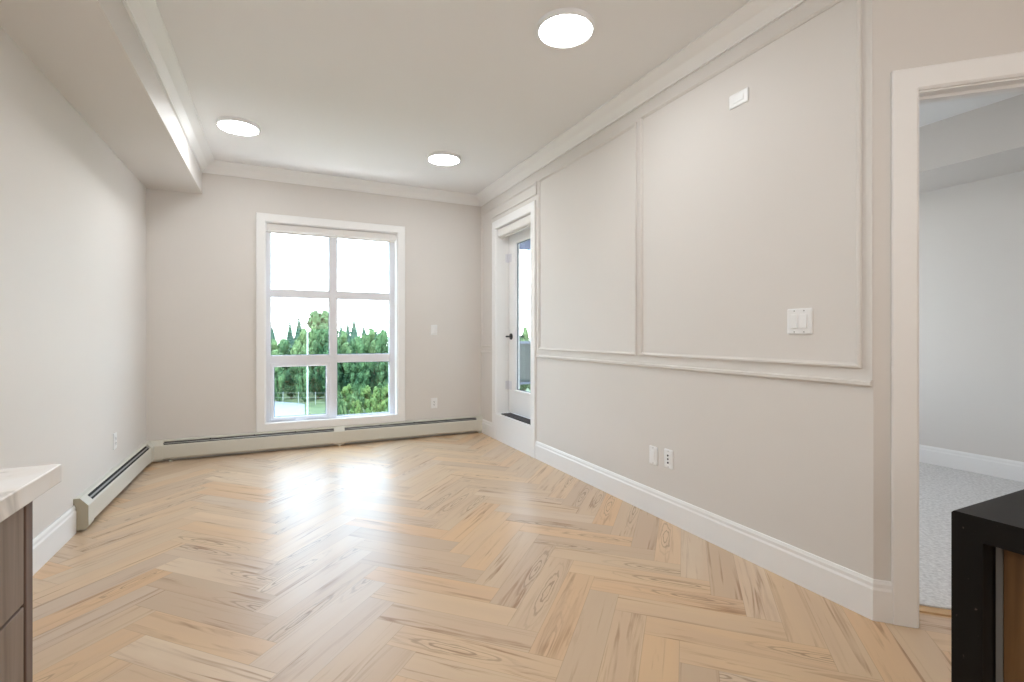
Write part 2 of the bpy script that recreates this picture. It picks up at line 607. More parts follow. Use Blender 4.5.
M['leaf'] = leaf_mat('broadleaf_green', lin(35, 63, 40), lin(82, 110, 70))
M['leaf2'] = leaf_mat('light_broadleaf_green', lin(50, 78, 47), lin(103, 124, 80))
M['needle'] = leaf_mat('conifer_green', lin(40, 64, 54), lin(70, 94, 75))
M['shrub'] = leaf_mat('yellow_green_shrub', lin(63, 89, 47), lin(106, 125, 71))
M['grass'] = leaf_mat('meadow_grass', lin(64, 77, 50), lin(92, 103, 68))

# ------------------------------------------------------------------ room shell
# floor: every plank is a face of the one floor mesh
def clip(poly, x0, x1, y0, y1):
    for ax, lim, sgn in ((0, x0, 1), (0, x1, -1), (1, y0, 1), (1, y1, -1)):
        out = []
        for i in range(len(poly)):
            a, b = poly[i], poly[(i + 1) % len(poly)]
            da, db = (a[ax] - lim) * sgn, (b[ax] - lim) * sgn
            if da >= 0: out.append(a)
            if (da >= 0) != (db >= 0):
                k = da / (da - db)
                out.append((a[0] + (b[0] - a[0]) * k, a[1] + (b[1] - a[1]) * k))
        poly = out
        if not poly: return []
    return poly


def build_floor():
    random.seed(11)
    OX, OY = -0.002, 1.10
    verts, faces, uvs, eds, cols = [], [], [], [], []
    def emit(hx, hy, du, dv):
        r = (random.random(), random.random(), random.random(), 1)
        # local frame at 45 degrees: p, q -> world
        corners = [(hx, hy), (hx + du, hy), (hx + du, hy + dv), (hx, hy + dv)]
        pts = [(OX + (p - q) * K, OY + (p + q) * K) for p, q in corners]
        c = clip(pts, XL - 0.02, 3.05, -3.22, YB + 0.02)
        if len(c) < 3: return
        o = len(verts)
        verts.extend((a, b_, 0.0) for a, b_ in c)
        faces.append(tuple(range(o, o + len(c))))
        for a, b_ in c:
            s, w = (a - OX) / K, (b_ - OY) / K
            p, q = (s + w) / 2, (w - s) / 2
            lp, lq = p - hx, q - hy
            if du < dv: lp, lq, L, Wd = lq, lp, dv, du
            else: L, Wd = du, dv
            uvs.append((lp, lq)); eds.append((lp - L / 2, lq - Wd / 2)); cols.append(r)
    for i in range(-60, 60):
        for j in range(-8, 9):
            a, b_ = i * PW - j * PL, i * PW + j * PL
            emit(a, b_, PL, PW)
            emit(a + PL, b_ + PW - PL, PW, PL)
    n_top = len(faces)
    o = len(verts)
    x0, x1, y0, y1 = -1.3, 5.3, -3.4, 5.55
    verts += [(x0, y0, -.004), (x1, y0, -.004), (x1, y1, -.004), (x0, y1, -.004),
              (x0, y0, -.2), (x1, y0, -.2), (x1, y1, -.2), (x0, y1, -.2)]
    slab = [(0, 1, 2, 3), (7, 6, 5, 4), (0, 4, 5, 1), (1, 5, 6, 2), (2, 6, 7, 3), (3, 7, 4, 0)]
    faces += [tuple(k + o for k in f) for f in slab]
    me = bpy.data.meshes.new('floor')
    me.from_pydata(verts, [], faces)
    me.materials.append(M['floor'])
    me.uv_layers.new(name='grain')
    me.uv_layers.new(name='edge')
    me.color_attributes.new('plank', 'FLOAT_COLOR', 'CORNER')
    l1, l2, ca = me.uv_layers['grain'], me.uv_layers['edge'], me.color_attributes['plank']
    for k in range(len(uvs)):
        l1.data[k].uv = uvs[k]; l2.data[k].uv = eds[k]; ca.data[k].color = cols[k]
    ob = bpy.data.objects.new('floor', me)
    COL.objects.link(ob)
    tag(ob, kind='structure')


build_floor()

b = MB(); b.box(-1.3, 5.4, -3.4, 5.58, ZC, 2.98)
struct('ceiling', b, M['ceil'])

WX0, WX1, WZ0, WZ1 = -0.110, 1.165, 0.262, 2.234       # window opening
b = MB()
wall_grid(b, (-1.3, YB, 0), (1, 0, 0), (0, 0.24, 0), [0, WX0 + 1.3, WX1 + 1.3, 3.697], [0, WZ0, WZ1, ZC], {(1, 1)})
struct('wall_back', b, M['wall'])

DY0, DY1, DZ0, DZ1 = 4.060, 4.872, 0.277, 2.290        # balcony door opening
b = MB()
wall_grid(b, (XR, 1.45, 0), (0, 1, 0), (0.25, 0, 0), [0, DY0 - 1.45, DY1 - 1.45, YB - 1.45], [0, DZ0, DZ1, ZC], {(1, 1)})
b.prism([(XR, YE), (XR + 0.082, YE + 0.082), (XR + 0.082, 1.45), (XR, 1.45)], 0, ZC)
struct('wall_right', b, M['wall'])

b = MB(); b.box(-1.3, XL, -3.4, YB, 0, ZC)
struct('wall_left', b, M['wall'])
b = MB(); b.box(XL, 3.2, -3.4, -3.2, 0, ZC)
struct('wall_kitchen', b, M['wall'])

# angled wall with the bedroom doorway
DD, DN = Vector((K, -K, 0)), Vector((K, K, 0))
DT0, DT1, DH = 0.144, 0.975, 2.085
b = MB()
wall_grid(b, (XR, YE, 0), DD, DN * 0.117, [0, DT0, DT1, 1.25], [0, DH, ZC], {(1, 0)})
struct('wall_angled', b, M['wall'])
b = MB(); b.box(3.031, 3.15, -3.2, 0.255, 0, ZC)
struct('wall_side', b, M['wall'])

b = MB(); b.box(XL, XS, -3.2, YB, ZS, ZC)
struct('ceiling_bulkhead', b, M['wall'])  # wall paint in place of ceiling paint, darkening the shaded underside

# bedroom beyond the doorway
b = MB(); b.box(5.13, 5.3, -1.2, 3.8, 0, ZC)
struct('wall_bedroom_right', b, M['wall'])
b = MB()
wall_grid(b, (2.397, 3.6, 0), (1, 0, 0), (0, 0.2, 0), [0, 0.6, 2.3, 2.733], [0, 0.7, 2.3, ZC], {(1, 1)})
struct('wall_bedroom_back', b, M['wall'])
b = MB(); b.box(3.15, 5.13, -1.2, -1.0, 0, ZC)
struct('wall_bedroom_front', b, M['wall'])
b = MB(); b.box(4.47, 5.13, -1.0, 3.6, 2.39, ZC)
struct('ceiling_bedroom_bulkhead', b, M['wall'])
b = MB()
e0 = Vector((XR, YE, 0)) + DN * 0.165
p0, p1 = e0 + DD * 0.06, e0 + DD * 1.13
b.prism([(p0.x, p0.y), (p1.x, p1.y), (3.151, 0.2), (3.151, -1.0), (5.13, -1.0), (5.13, 3.6), (2.397, 3.6), (2.397, 1.4)], 0.0, 0.014)
struct('floor_carpet', b, M['carpet'])

# ---- crown moulding, baseboards, wall panel mouldings
crown = [(0, 0), (-0.105, 0), (-0.105, -0.010), (-0.098, -0.013), (-0.050, -0.048), (-0.018, -0.088), (-0.014, -0.091),
         (-0.014, -0.101), (0, -0.101)]
b = MB()
b.sweep([(XS, -3.2), (XS, YB), (XR, YB), (XR, YE), (3.031, 0.255), (3.031, -3.2)], crown, O=(0, 0, ZC))
struct('trim_1', b, M['trim'], label='white crown moulding around the ceiling')

base = [(0, 0), (-0.015, 0), (-0.015, 0.122), (-0.011, 0.132), (-0.011, 0.146), (-0.006, 0.160), (0, 0.160)]
def baseboard(name, path):
    b = MB(); b.sweep(path, base)
    return struct(name, b, M['trim'])
d0 = Vector((XR, YE, 0)) + DD * 0.061
baseboard('baseboard_right', [(XR, 3.962), (XR, YE), (d0.x, d0.y)])
baseboard('baseboard_back_right', [(XR, YB), (XR, 4.958)])
baseboard('baseboard_left', [(XL, 1.13), (XL, 3.605)])
bed = [(-a, c * 1.03) for a, c in base]
b = MB(); b.sweep([(5.13, -1.0), (5.13, 3.6)], bed)
struct('baseboard_bedroom', b, M['trim'])

# picture-frame mouldings on the right wall: drawn in (y, z), raised toward -x
def wall_mould(name, path, w=0.021, th=0.013, closed=True, label=None):
    prof = [(0, 0), (0, th * 0.75), (w * 0.18, th), (w * 0.55, th), (w * 0.75, th * 0.6), (w, th * 0.45), (w, 0)]
    b = MB(); b.sweep(path, prof, U=(0, 1, 0), V=(0, 0, 1), N=(-1, 0, 0), O=(XR, 0, 0), closed=closed)
    return struct(name, b, M['wall'], label=label)
wall_mould('trim_2', [(1.180, 1.000), (2.532, 1.000), (2.532, 2.566), (1.180, 2.566)], label='large picture-frame panel moulding nearest the doorway')
wall_mould('trim_3', [(2.566, 1.000), (3.912, 1.000), (3.912, 2.546), (2.566, 2.546)], label='picture-frame panel moulding beside the balcony door')
wall_mould('trim_4', [(3.950, 2.425), (4.985, 2.425), (4.985, 1.0), (5.290, 1.0), (5.290, 2.546), (3.950, 2.546)], label='panel moulding above the balcony door')
rail = [(0, 0), (0, 0.012), (0.004, 0.015), (0.017, 0.015), (0.021, 0.008), (0.021, 0)]
b = MB()
b.sweep([(1.142, 0.930), (3.960, 0.930)], rail, U=(0, 1, 0), V=(0, 0, 1), N=(-1, 0, 0), O=(XR, 0, 0))
b.sweep([(4.960, 0.930), (5.322, 0.930)], rail, U=(0, 1, 0), V=(0, 0, 1), N=(-1, 0, 0), O=(XR, 0, 0))
struct('trim_5', b, M['wall'], label='chair rail moulding along the right wall')
b = MB(); b.bbox(XR - 0.005, XR, YE, 1.150, 0.952, 2.636, 0.002)
struct('trim_6', b, M['wall'], label='thin corner bead above the chair rail')

# doorway casing to the bedroom
door2 = thing('door_2', None, None, (XR, YE, 0), kind='structure')
def diag(u, z, w):     # along the wall, up, out of the wall toward the room
    return Vector((XR, YE, 0)) + DD * u - DN * w + Vector((0, 0, z))
cas = [(0, 0), (0, 0.016), (0.004, 0.019), (0.078, 0.019), (0.082, 0.016), (0.087, 0.012), (0.087, 0)]
b = MB()
b.sweep([(DT1 + 0.087, 0), (DT1 + 0.087, DH + 0.087), (DT0 - 0.086, DH + 0.087), (DT0 - 0.086, 0)], cas, U=DD, V=(0, 0, 1), N=-DN, O=(XR, YE, 0))
b.build('casing', M['trim'], door2)
b = MB()
for (u0, u1, z0, z1) in ((DT0 - 0.001, DT0 + 0.006, 0, DH), (DT1 - 0.006, DT1 + 0.001, 0, DH), (DT0, DT1, DH - 0.006, DH + 0.001)):
    b.prism([(u0, z0), (u1, z0), (u1, z1), (u0, z1)], -0.118, 0.001, U=DD, V=(0, 0, 1), N=-DN, O=(XR, YE, 0))
for (u0, u1, z0, z1) in ((DT0, DT0 + 0.012, 0, DH), (DT1 - 0.012, DT1, 0, DH), (DT0, DT1, DH - 0.018, DH)):
    b.prism([(u0, z0), (u1, z0), (u1, z1), (u0, z1)], -0.078, -0.042, U=DD, V=(0, 0, 1), N=-DN, O=(XR, YE, 0))
b.build('jamb', M['trim'], door2)
b = MB()
b.prism([(0.07, -0.166), (1.10, -0.166), (1.10, -0.118), (0.07, -0.118)], 0.0, 0.008, U=DD, V=-DN, N=(0, 0, 1), O=(XR, YE, 0))
struct('trim_7', b, M['strip'], label='oak transition strip between floor and carpet')

# ------------------------------------------------------------------ window_1 (back wall)
win = thing('window_1', None, None, (0.53, YB, WZ0), kind='structure')
b = MB()
cas_w = [(0, 0), (0, 0.014), (0.004, 0.018), (0.072, 0.018), (0.080, 0.012), (0.080, 0)]
b.sweep([(-0.190, 0.196), (1.250, 0.196), (1.250, 2.316), (-0.190, 2.316)], cas_w, U=(1, 0, 0), V=(0, 0, 1), N=(0, -1, 0), O=(0, YB, 0), closed=True)
b.build('casing', M['trim'], win)
b = MB()
for q in ((WX0 - 0.001, WX0 + 0.004, WZ0, WZ1), (WX1 - 0.004, WX1 + 0.001, WZ0, WZ1), (WX0, WX1, WZ0 - 0.001, WZ0 + 0.004), (WX0, WX1, WZ1 - 0.004, WZ1 + 0.001)):
    b.box(q[0], q[1], YB - 0.002, YB + 0.10, q[2], q[3])
b.build('jamb_liner', M['trim'], win)
FY0, FY1 = YB + 0.10, YB + 0.17
VX = [WX0, -0.066, 0.482, 0.560, 1.106, WX1]
VZ = [WZ0, 0.282, 0.846, 0.930, 1.516, 1.592, 2.172, WZ1]
b = MB()
b.bbox(WX0, VX[1], FY0, FY1, WZ0, WZ1, 0.004)
b.bbox(VX[4], WX1, FY0, FY1, WZ0, WZ1, 0.004)
b.bbox(VX[2], VX[3], FY0 + .002, FY1, WZ0, WZ1, 0.004)
for z0, z1 in ((WZ0, VZ[1]), (VZ[2], VZ[3]), (VZ[4], VZ[5]), (VZ[6], WZ1)):
    b.bbox(WX0 + .01, WX1 - .01, FY0 + .004, FY1, z0, z1, 0.004)
b.build('frame', M['vinyl'], win)
b = MB()       # operable sash lower left
b.sweep([(-0.070, 0.276), (0.486, 0.276), (0.486, 0.850), (-0.070, 0.850)], [(0, 0), (0, 0.03), (0.006, 0.036), (0.028, 0.036), (0.034, 0.028), (0.034, 0)],
        U=(1, 0, 0), V=(0, 0, 1), N=(0, -1, 0), O=(0, FY0 + 0.028, 0), closed=True)
b.build('sash', M['vinyl'], win)
b = MB()
b.bbox(0.16, 0.26, FY0 - 0.026, FY0 - 0.006, 0.262, 0.284, 0.004)
b.build('crank_handle', M['vinyl'], win)
rects = [(VX[1], VX[2], VZ[5], VZ[6]), (VX[3], VX[4], VZ[5], VZ[6]), (VX[1], VX[2], VZ[3], VZ[4]), (VX[3], VX[4], VZ[3], VZ[4]),
         (-0.036, 0.452, 0.310, 0.816), (VX[3], VX[4], VZ[1], VZ[2])]
for (x0, x1, z0, z1) in rects:
    b = MB(); b.box(x0 - .004, x1 + .004, FY0 + 0.030, FY0 + 0.036, z0 - .004, z1 + .004)
    b.build('pane', M['glass'], win)
b = MB()
for (x0, x1, z0, z1) in rects:
    b.sweep([(x0, z0), (x1, z0), (x1, z1), (x0, z1)], [(0, 0), (0, 0.006), (0.005, 0.004), (0.005, 0)], U=(1, 0, 0), V=(0, 0, 1), N=(0, -1, 0), O=(0, FY0 + 0.028, 0), closed=True)
b.build('gasket', M['gasket'], win)

# roller blinds: one in the window head, one in the door head
def roller_blind(along, a0, a1, face, z0, z1, depth, label, sgn):
    """along 'x' or 'y'; face = room-side plane of the cassette, depth goes into the wall"""
    if along == 'x': U, N = Vector((1, 0, 0)), Vector((0, 1, 0))
    else: U, N = Vector((0, 1, 0)), Vector((1, 0, 0))
    O = (Vector((0, face, 0)) if along == 'x' else Vector((face, 0, 0)))
    root = thing('roller_blind', label, 'blind', O + U * ((a0 + a1) / 2) + Vector((0, 0, z0)), 'roller blinds rolled up at the openings')
    Z = Vector((0, 0, 1))
    b = MB()      # cassette with a rounded lower front edge
    prof = [(0.0, z1), (0.0, z0 + 0.018), (0.004, z0 + 0.006), (0.014, z0), (depth, z0), (depth, z1)]
    b.prism(prof, a0 + 0.006, a1 - 0.006, U=N, V=Z, N=U, O=O)
    b.build('cassette', M['shade'], root)
    for s in (a0, a1 - 0.005):
        b = MB(); b.prism([(0.002, z1), (0.002, z0 + .004), (depth, z0 + .004), (depth, z1)], s, s + 0.005, U=N, V=Z, N=U, O=O)
        b.build('end_cap', M['plastic'], root)
    b = MB()
    b.prism([(depth * .45, z0), (depth * .45, z0 - 0.014), (depth * .45 + .012, z0 - 0.014), (depth * .45 + .012, z0)], a0 + 0.012, a1 - 0.012, U=N, V=Z, N=U, O=O)
    b.build('bottom_bar', M['shade'], root)
    return root
rb = roller_blind('x', WX0 + 0.006, WX1 - 0.006, YB + 0.012, 2.156, 2.226, 0.075, 'white roller blind rolled up at the head of the six-pane window', 1)
b = MB()
b.tube([(1.150, YB + 0.03, 2.16), (1.152, YB + 0.03, 1.4), (1.150, YB + 0.03, 0.46), (1.147, YB + 0.03, 0.44), (1.144, YB + 0.03, 0.46), (1.143, YB + 0.03, 1.4), (1.145, YB + 0.03, 2.16)], 0.0022, 6)
b.build('bead_chain', M['plastic'], rb)
roller_blind('y', DY0 + 0.006, DY1 - 0.006, XR + 0.012, 2.196, 2.280, 0.07, 'white roller blind rolled up above the balcony door', 1)

# ------------------------------------------------------------------ balcony door (door_1)
dr = thing('door_1', None, None, (XR, 4.46, 0), kind='structure')
b = MB()
cas_d = [(0, 0), (0, 0.014), (0.004, 0.019), (0.080, 0.019), (0.087, 0.012), (0.087, 0)]
b.sweep([(4.960, 0.0), (4.960, DZ1 + 0.084), (3.966, DZ1 + 0.084), (3.966, 0.0)], [(c, d) for c, d in cas_d], U=(0, 1, 0), V=(0, 0, 1), N=(-1, 0, 0), O=(XR, 0, 0))
b.build('casing', M['trim'], dr)
b = MB()
b.box(XR - 0.015, XR, 4.05, 4.875, 0, DZ0)
b.bbox(XR - 0.020, XR + 0.016, 4.05, 4.876, DZ0 - 0.010, DZ0 + 0.004, 0.003)
b.build('riser_panel', M['trim'], dr)
b = MB()
for q in ((DY0 - 0.001, DY0 + 0.004, DZ0, DZ1), (DY1 - 0.004, DY1 + 0.001, DZ0, DZ1), (DY0, DY1, DZ1 - 0.004, DZ1 + 0.001), (DY0, DY1, DZ0 - 0.001, DZ0 + 0.003)):
    b.box(XR - 0.001, XR + 0.21, q[0], q[1], q[2], q[3])
b.build('jamb', M['trim'], dr)
b = MB(); b.bbox(XR + 0.018, 2.284, DY0 + 0.006, 4.80, DZ0 + 0.003, DZ0 + 0.012, 0.003)
for k in range(5): b.box(XR + 0.032 + k * 0.022, XR + 0.040 + k * 0.022, DY0 + 0.012, 4.795, DZ0 + 0.011, DZ0 + 0.0145)
b.build('threshold', M['threshold'], dr)
DX = 2.290
GY0, GY1, GZ0, GZ1 = 4.235, 4.688, 0.545, 2.115
b = MB()
for q in ((DY0 + 0.006, GY0, DZ0 + 0.014, 2.262), (GY1, DY1 - 0.006, DZ0 + 0.014, 2.262), (GY0 - .003, GY1 + .003, DZ0 + 0.014, GZ0), (GY0 - .003, GY1 + .003, GZ1, 2.262)):
    b.bbox(DX, DX + 0.045, q[0], q[1], q[2], q[3], 0.002)
leaf = b.build('door_leaf', M['trim'], dr)
b = MB(); b.sweep([(GY0, GZ0), (GY1, GZ0), (GY1, GZ1), (GY0, GZ1)], [(-0.022, 0), (-0.022, 0.008), (-0.004, 0.011), (0.004, 0.006), (0.004, -0.04), (0, -0.04)], U=(0, 1, 0), V=(0, 0, 1), N=(-1, 0, 0), O=(DX, 0, 0), closed=True)
b.build('glazing_bead', M['trim'], dr)
b = MB(); b.sweep([(GY0 + .004, GZ0 + .004), (GY1 - .004, GZ0 + .004), (GY1 - .004, GZ1 - .004), (GY0 + .004, GZ1 - .004)], [(0, 0), (0, 0.006), (0.007, 0.006), (0.007, 0)], U=(0, 1, 0), V=(0, 0, 1), N=(-1, 0, 0), O=(DX + .020, 0, 0), closed=True)
b.build('gasket', M['gasket'], dr)
b = MB(); b.box(DX + 0.020, DX + 0.026, GY0 - .002, GY1 + .002, GZ0 - .002, GZ1 + .002)
b.build('pane', M['glass'], dr)
b = MB()
HY, HZ = 4.800, 1.118
for s, x0 in ((-1, DX), (1, DX + 0.045)):
    b.lathe([(0.0, 0.011), (0.031, 0.011), (0.034, 0.008), (0.034, 0)], (x0, HY, HZ), (s, 0, 0), 28)
    b.tube([(x0, HY, HZ), (x0 + s * 0.055, HY, HZ)], 0.009, 12)
    b.tube([(x0 + s * 0.055, HY + 0.010, HZ), (x0 + s * 0.056, HY - 0.05, HZ), (x0 + s * 0.055, HY - 0.105, HZ)], [0.010, 0.009, 0.008], 12)
b.build('lever_handle', M['black_metal'], dr)
for z in (1.975, 0.585):
    b = MB()
    b.bbox(DX - 0.004, DX + 0.001, 4.792, 4.866, z - 0.045, z + 0.045, 0.0015)
    b.bbox(DX - 0.040, DX + 0.001, 4.864, 4.869, z - 0.045, z + 0.045, 0.0015)
    b.tube([(DX - 0.010, 4.860, z - 0.05), (DX - 0.010, 4.860, z + 0.05)], 0.008, 12)
    b.build('hinge', M['vinyl'], dr)

# window_2: bedroom window that lets daylight into the bedroom
w2 = thing('window_2', None, None, (3.85, 3.6, 0.7), kind='structure')
b = MB()
b.sweep([(2.997, 0.7), (4.697, 0.7), (4.697, 2.3), (2.997, 2.3)], [(0, 0), (0, 0.05), (0.05, 0.05), (0.05, 0)], U=(1, 0, 0), V=(0, 0, 1), N=(0, -1, 0), O=(0, 3.75, 0), closed=True)
b.box(3.82, 3.87, 3.70, 3.75, 0.7, 2.3)
b.build('frame', M['vinyl'], w2)
b = MB(); b.box(3.04, 4.65, 3.72, 3.726, 0.745, 2.255)
b.build('pane', M['glass'], w2)

# ------------------------------------------------------------------ ceiling lamps
def ceiling_lamp(x, y, label):
    root = thing('ceiling_lamp', label, 'light', (x, y, ZC), 'round ceiling lamps')
    b = MB(); b.lathe([(0.150, 0.0), (0.150, -0.018), (0.148, -0.026), (0.141, -0.029), (0.136, -0.026), (0.135, -0.018)], (x, y, ZC), (0, 0, 1), 56)
    b.build('trim_ring', M['plastic'], root, True)
    b = MB(); b.lathe([(0.1345, -0.016), (0.1345, -0.0235), (0.06, -0.0245), (0.0, -0.0245)], (x, y, ZC), (0, 0, 1), 56)
    b.build('diffuser', M['lamp'], root, True)
    return root
ceiling_lamp(1.350, 2.175, 'lit round flush ceiling lamp, the largest and nearest of the three')
ceiling_lamp(-0.272, 4.270, 'lit round ceiling lamp beside the left bulkhead')
ceiling_lamp(1.352, 4.250, 'small lit round ceiling lamp near the balcony door corner')

# ------------------------------------------------------------------ hydronic heaters along the walls
# profile: depth from wall, height
def heater_parts(root, O, U, N, a0, a1, slots, splices):
    """U along the wall, N out of the wall; a0..a1 full length, slots = open stretches"""
    Z = Vector((0, 0, 1))
    b = MB()
    b.prism([(0.0, 0.020), (0.004, 0.020), (0.004, 0.187), (0.026, 0.187), (0.032, 0.181), (0.034, 0.183), (0.027, 0.193), (0.0, 0.193)], a0, a1, U=N, V=Z, N=U, O=O)
    b.build('back_plate', M['heater'], root)
    b = MB()
    b.prism([(0.055, 0.026), (0.067, 0.042), (0.066, 0.146), (0.060, 0.156), (0.057, 0.154), (0.062, 0.145), (0.063, 0.044), (0.053, 0.030)], a0, a1, U=N, V=Z, N=U, O=O)
    b.build('front_panel', M['heater'], root)
    b = MB()
    b.prism([(0.005, 0.045), (0.060, 0.045), (0.060, 0.140), (0.030, 0.172), (0.005, 0.172)], a0 + .01, a1 - .01, U=N, V=Z, N=U, O=O)
    b.build('fin_element', M['slot'], root)
    prev = None
    for s0, s1 in slots:
        b = MB()
        b.prism([(0.040, 0.1690), (0.047, 0.1610), (0.0485, 0.1625), (0.0415, 0.1705)], s0, s1, U=N, V=Z, N=U, O=O)
        k = int((s1 - s0) / 0.45)
        for i in range(1, k + 1):
            c = s0 + (s1 - s0) * i / (k + 1)
            b.prism([(0.029, 0.180), (0.057, 0.1495), (0.058, 0.152), (0.030, 0.182)], c - 0.006, c + 0.006, U=N, V=Z, N=U, O=O, mi=1)
        b.build('damper', [M['fin'], M['slot']], root)
    full = [(0.0, 0.012), (0.054, 0.012), (0.0685, 0.034), (0.0685, 0.149), (0.029, 0.195), (0.0, 0.195)]
    for s0, s1, nm, mt in splices:
        b = MB(); b.prism(full, s0, s1, U=N, V=Z, N=U, O=O)
        b.build(nm, M[mt], root)
    return root

# left wall: u = y, out = +x
hl = thing('convector_heater', 'short cream convector heater along the left wall', 'heater', (XL, 4.4, 0))
heater_parts(hl, Vector((XL, 0, 0)), Vector((0, 1, 0)), Vector((1, 0, 0)), 3.612, 5.1845,
             [(3.705, 5.184)], [(3.608, 3.703, 'end_cap', 'heater'), (3.606, 3.6085, 'end_plate', 'heater_end')])
# back wall: u = x, out = -y
hb = thing('convector_heater', 'long cream convector heater under the six-pane window', 'heater', (0.6, YB, 0))
heater_parts(hb, Vector((0, YB - 0.002, 0)), Vector((1, 0, 0)), Vector((0, -1, 0)), -0.93, 2.140,
             [(-0.925, 0.515), (0.617, 2.072)], [(0.515, 0.617, 'splice_cover', 'heater'), (2.070, 2.145, 'end_cap', 'heater')])
b = MB()   # inside corner cover: the profile turned through the corner with a mitre
b.sweep([(XL + 0.001, 5.185), (XL + 0.001, YB - 0.002), (-0.925, YB - 0.002)], [(-a, c) for a, c in [(0.0, 0.012), (0.054, 0.012), (0.0685, 0.034), (0.0685, 0.149), (0.029, 0.195), (0.0, 0.195)]])
b.build('corner_cover', M['heater'], hb)
for x in (2.10, 0.555, -0.88):
    b = MB(); b.box(x, x + 0.025, YB - 0.06, YB - 0.02, 0, 0.016)
    b.build('foot', M['heater'], hb)
for y in (3.68, 4.9):
    b = MB(); b.box(XL + 0.006, XL + 0.03, y, y + 0.025, 0, 0.016)
    b.build('foot', M['heater'], hl)

# ------------------------------------------------------------------ wall plates
def wall_plate(name, label, cat, pos, U, N, w, h, parts, group=None):
    """U: to the right as seen from the room, N: out of the wall, parts: list of kinds"""
    U, N, Z, O = Vector(U), Vector(N), Vector((0, 0, 1)), Vector(pos)
    root = thing(name, label, cat, pos, group)
    b = MB()
    x, y = w / 2, h / 2
    c = 0.004
    outer = [(-x + c, -y), (x - c, -y), (x, -y + c), (x, y - c), (x - c, y), (-x + c, y), (-x, y - c), (-x, -y + c)]
    inner = [(a * (1 - 0.006 / x), q * (1 - 0.006 / y)) for a, q in outer]
    n = 8
    vs = [O + U * a + Z * q for a, q in outer] + [O + U * a + Z * q + N * 0.004 for a, q in outer] + [O + U * a + Z * q + N * 0.0065 for a, q in inner]
    fs = [tuple(range(n - 1, -1, -1)), tuple(range(2 * n, 3 * n))]
    for k in (0, n):
        fs += [(k + i, k + (i + 1) % n, k + n + (i + 1) % n, k + n + i) for i in range(n)]
    b.add(vs, fs)
    b.build('plate', M['plastic'], root)
    def slab(nm, cx, cz, ww, hh, t0, t1, m, tilt=0.0):
        b = MB()
        q = [(cx - ww / 2, cz - hh / 2), (cx + ww / 2, cz - hh / 2), (cx + ww / 2, cz + hh / 2), (cx - ww / 2, cz + hh / 2)]
        back = [O + U * a + Z * d + N * t0 for a, d in q]
        ft = [t1 + tilt, t1 + tilt, t1 - tilt, t1 - tilt]
        fr = [O + U * (cx + (a - cx) * .94) + Z * (cz + (d - cz) * .97) + N * t for (a, d), t in zip(q, ft)]
        b.add(back + fr, [(3, 2, 1, 0), (4, 5, 6, 7), (0, 1, 5, 4), (1, 2, 6, 5), (2, 3, 7, 6), (3, 0, 4, 7)])
        return b.build(nm, m, root)
    for p in parts:
        if p[0] == 'rocker':
            slab('rocker_frame', p[1], 0, 0.036, 0.070, 0.005, 0.0072, M['plastic'])
            slab('rocker', p[1], 0, 0.030, 0.062, 0.006, 0.0120, M['plastic'], p[2])
        elif p[0] == 'decora':
            slab('insert', 0, 0, 0.034, 0.067, 0.005, 0.0085, M['plastic'])
            slab('rocker', 0, 0, 0.026, 0.058, 0.008, 0.0105, M['plastic'])
        elif p[0] == 'receptacle':
            slab('insert', 0, 0, 0.034, 0.067, 0.005, 0.0085, M['plastic'])
            b = MB()
            for cz in p[1]:
                for cx in (-0.0065, 0.0065):
                    q = [(cx - .0014, cz - .005), (cx + .0014, cz - .005), (cx + .0014, cz + .005), (cx - .0014, cz + .005)]
                    b.prism(q, 0.0075, 0.0090, U=U, V=Z, N=N, O=O)
                b.prism([(0.003 * math.cos(k * .785), cz - 0.0105 + 0.003 * math.sin(k * .785)) for k in range(8)], 0.0075, 0.0090, U=U, V=Z, N=N, O=O)
            b.build('slots', M['plastic_grey'], root)
        elif p[0] == 'holes':
            slab('insert', 0, 0, 0.034, 0.067, 0.005, 0.0085, M['plastic'])
            for cz in (0.022, 0.0, -0.022):
                b = MB(); b.lathe([(0.0058, 0.0), (0.0058, 0.003), (0.0035, 0.0045), (0, 0.0045)], O + Z * cz + N * 0.0075, N, 16)
                b.build('jack', M['plastic_grey'], root)
        elif p[0] == 'blank':
            slab('insert', 0, 0, 0.066, 0.030, 0.005, 0.0085, M['plastic'])
            slab('jack', 0.026, 0.0, 0.010, 0.010, 0.008, 0.0092, M['plastic'])
        elif p[0] == 'screws':
            for cx, cz in p[1]:
                b = MB(); b.lathe([(0.0030, 0.0), (0.0030, 0.0010), (0, 0.0014)], O + U * cx + Z * cz + N * 0.0062, N, 12)
                b.build('screw', M['fin'], root)
    return root
RU, RN = (0, -1, 0), (-1, 0, 0)
wall_plate('light_switch', 'white double rocker light switch inside the large wall panel', 'switch', (XR, 1.444, 1.197), RU, RN, 0.118, 0.118,
           [('rocker', -0.023, 0.0022), ('rocker', 0.023, 0.0022), ('screws', [(-0.023, 0.048), (0.023, 0.048), (-0.023, -0.048), (0.023, -0.048)])])
wall_plate('cable_plate', 'small horizontal white plate high on the large wall panel', 'wall plate', (XR, 1.770, 2.354), RU, RN, 0.116, 0.072, [('blank',)])
wall_plate('data_plate', 'white plate with plain insert, left of the pair low on the right wall', 'wall plate', (XR, 2.405, 0.373), RU, RN, 0.074, 0.116, [('decora',), ('screws', [(0, 0.048), (0, -0.048)])])
wall_plate('cable_plate', 'white plate with three dark jacks, right of the pair low on the right wall', 'wall plate', (XR, 2.272, 0.380), RU, RN, 0.074, 0.116, [('holes',), ('screws', [(0, 0.048), (0, -0.048)])])
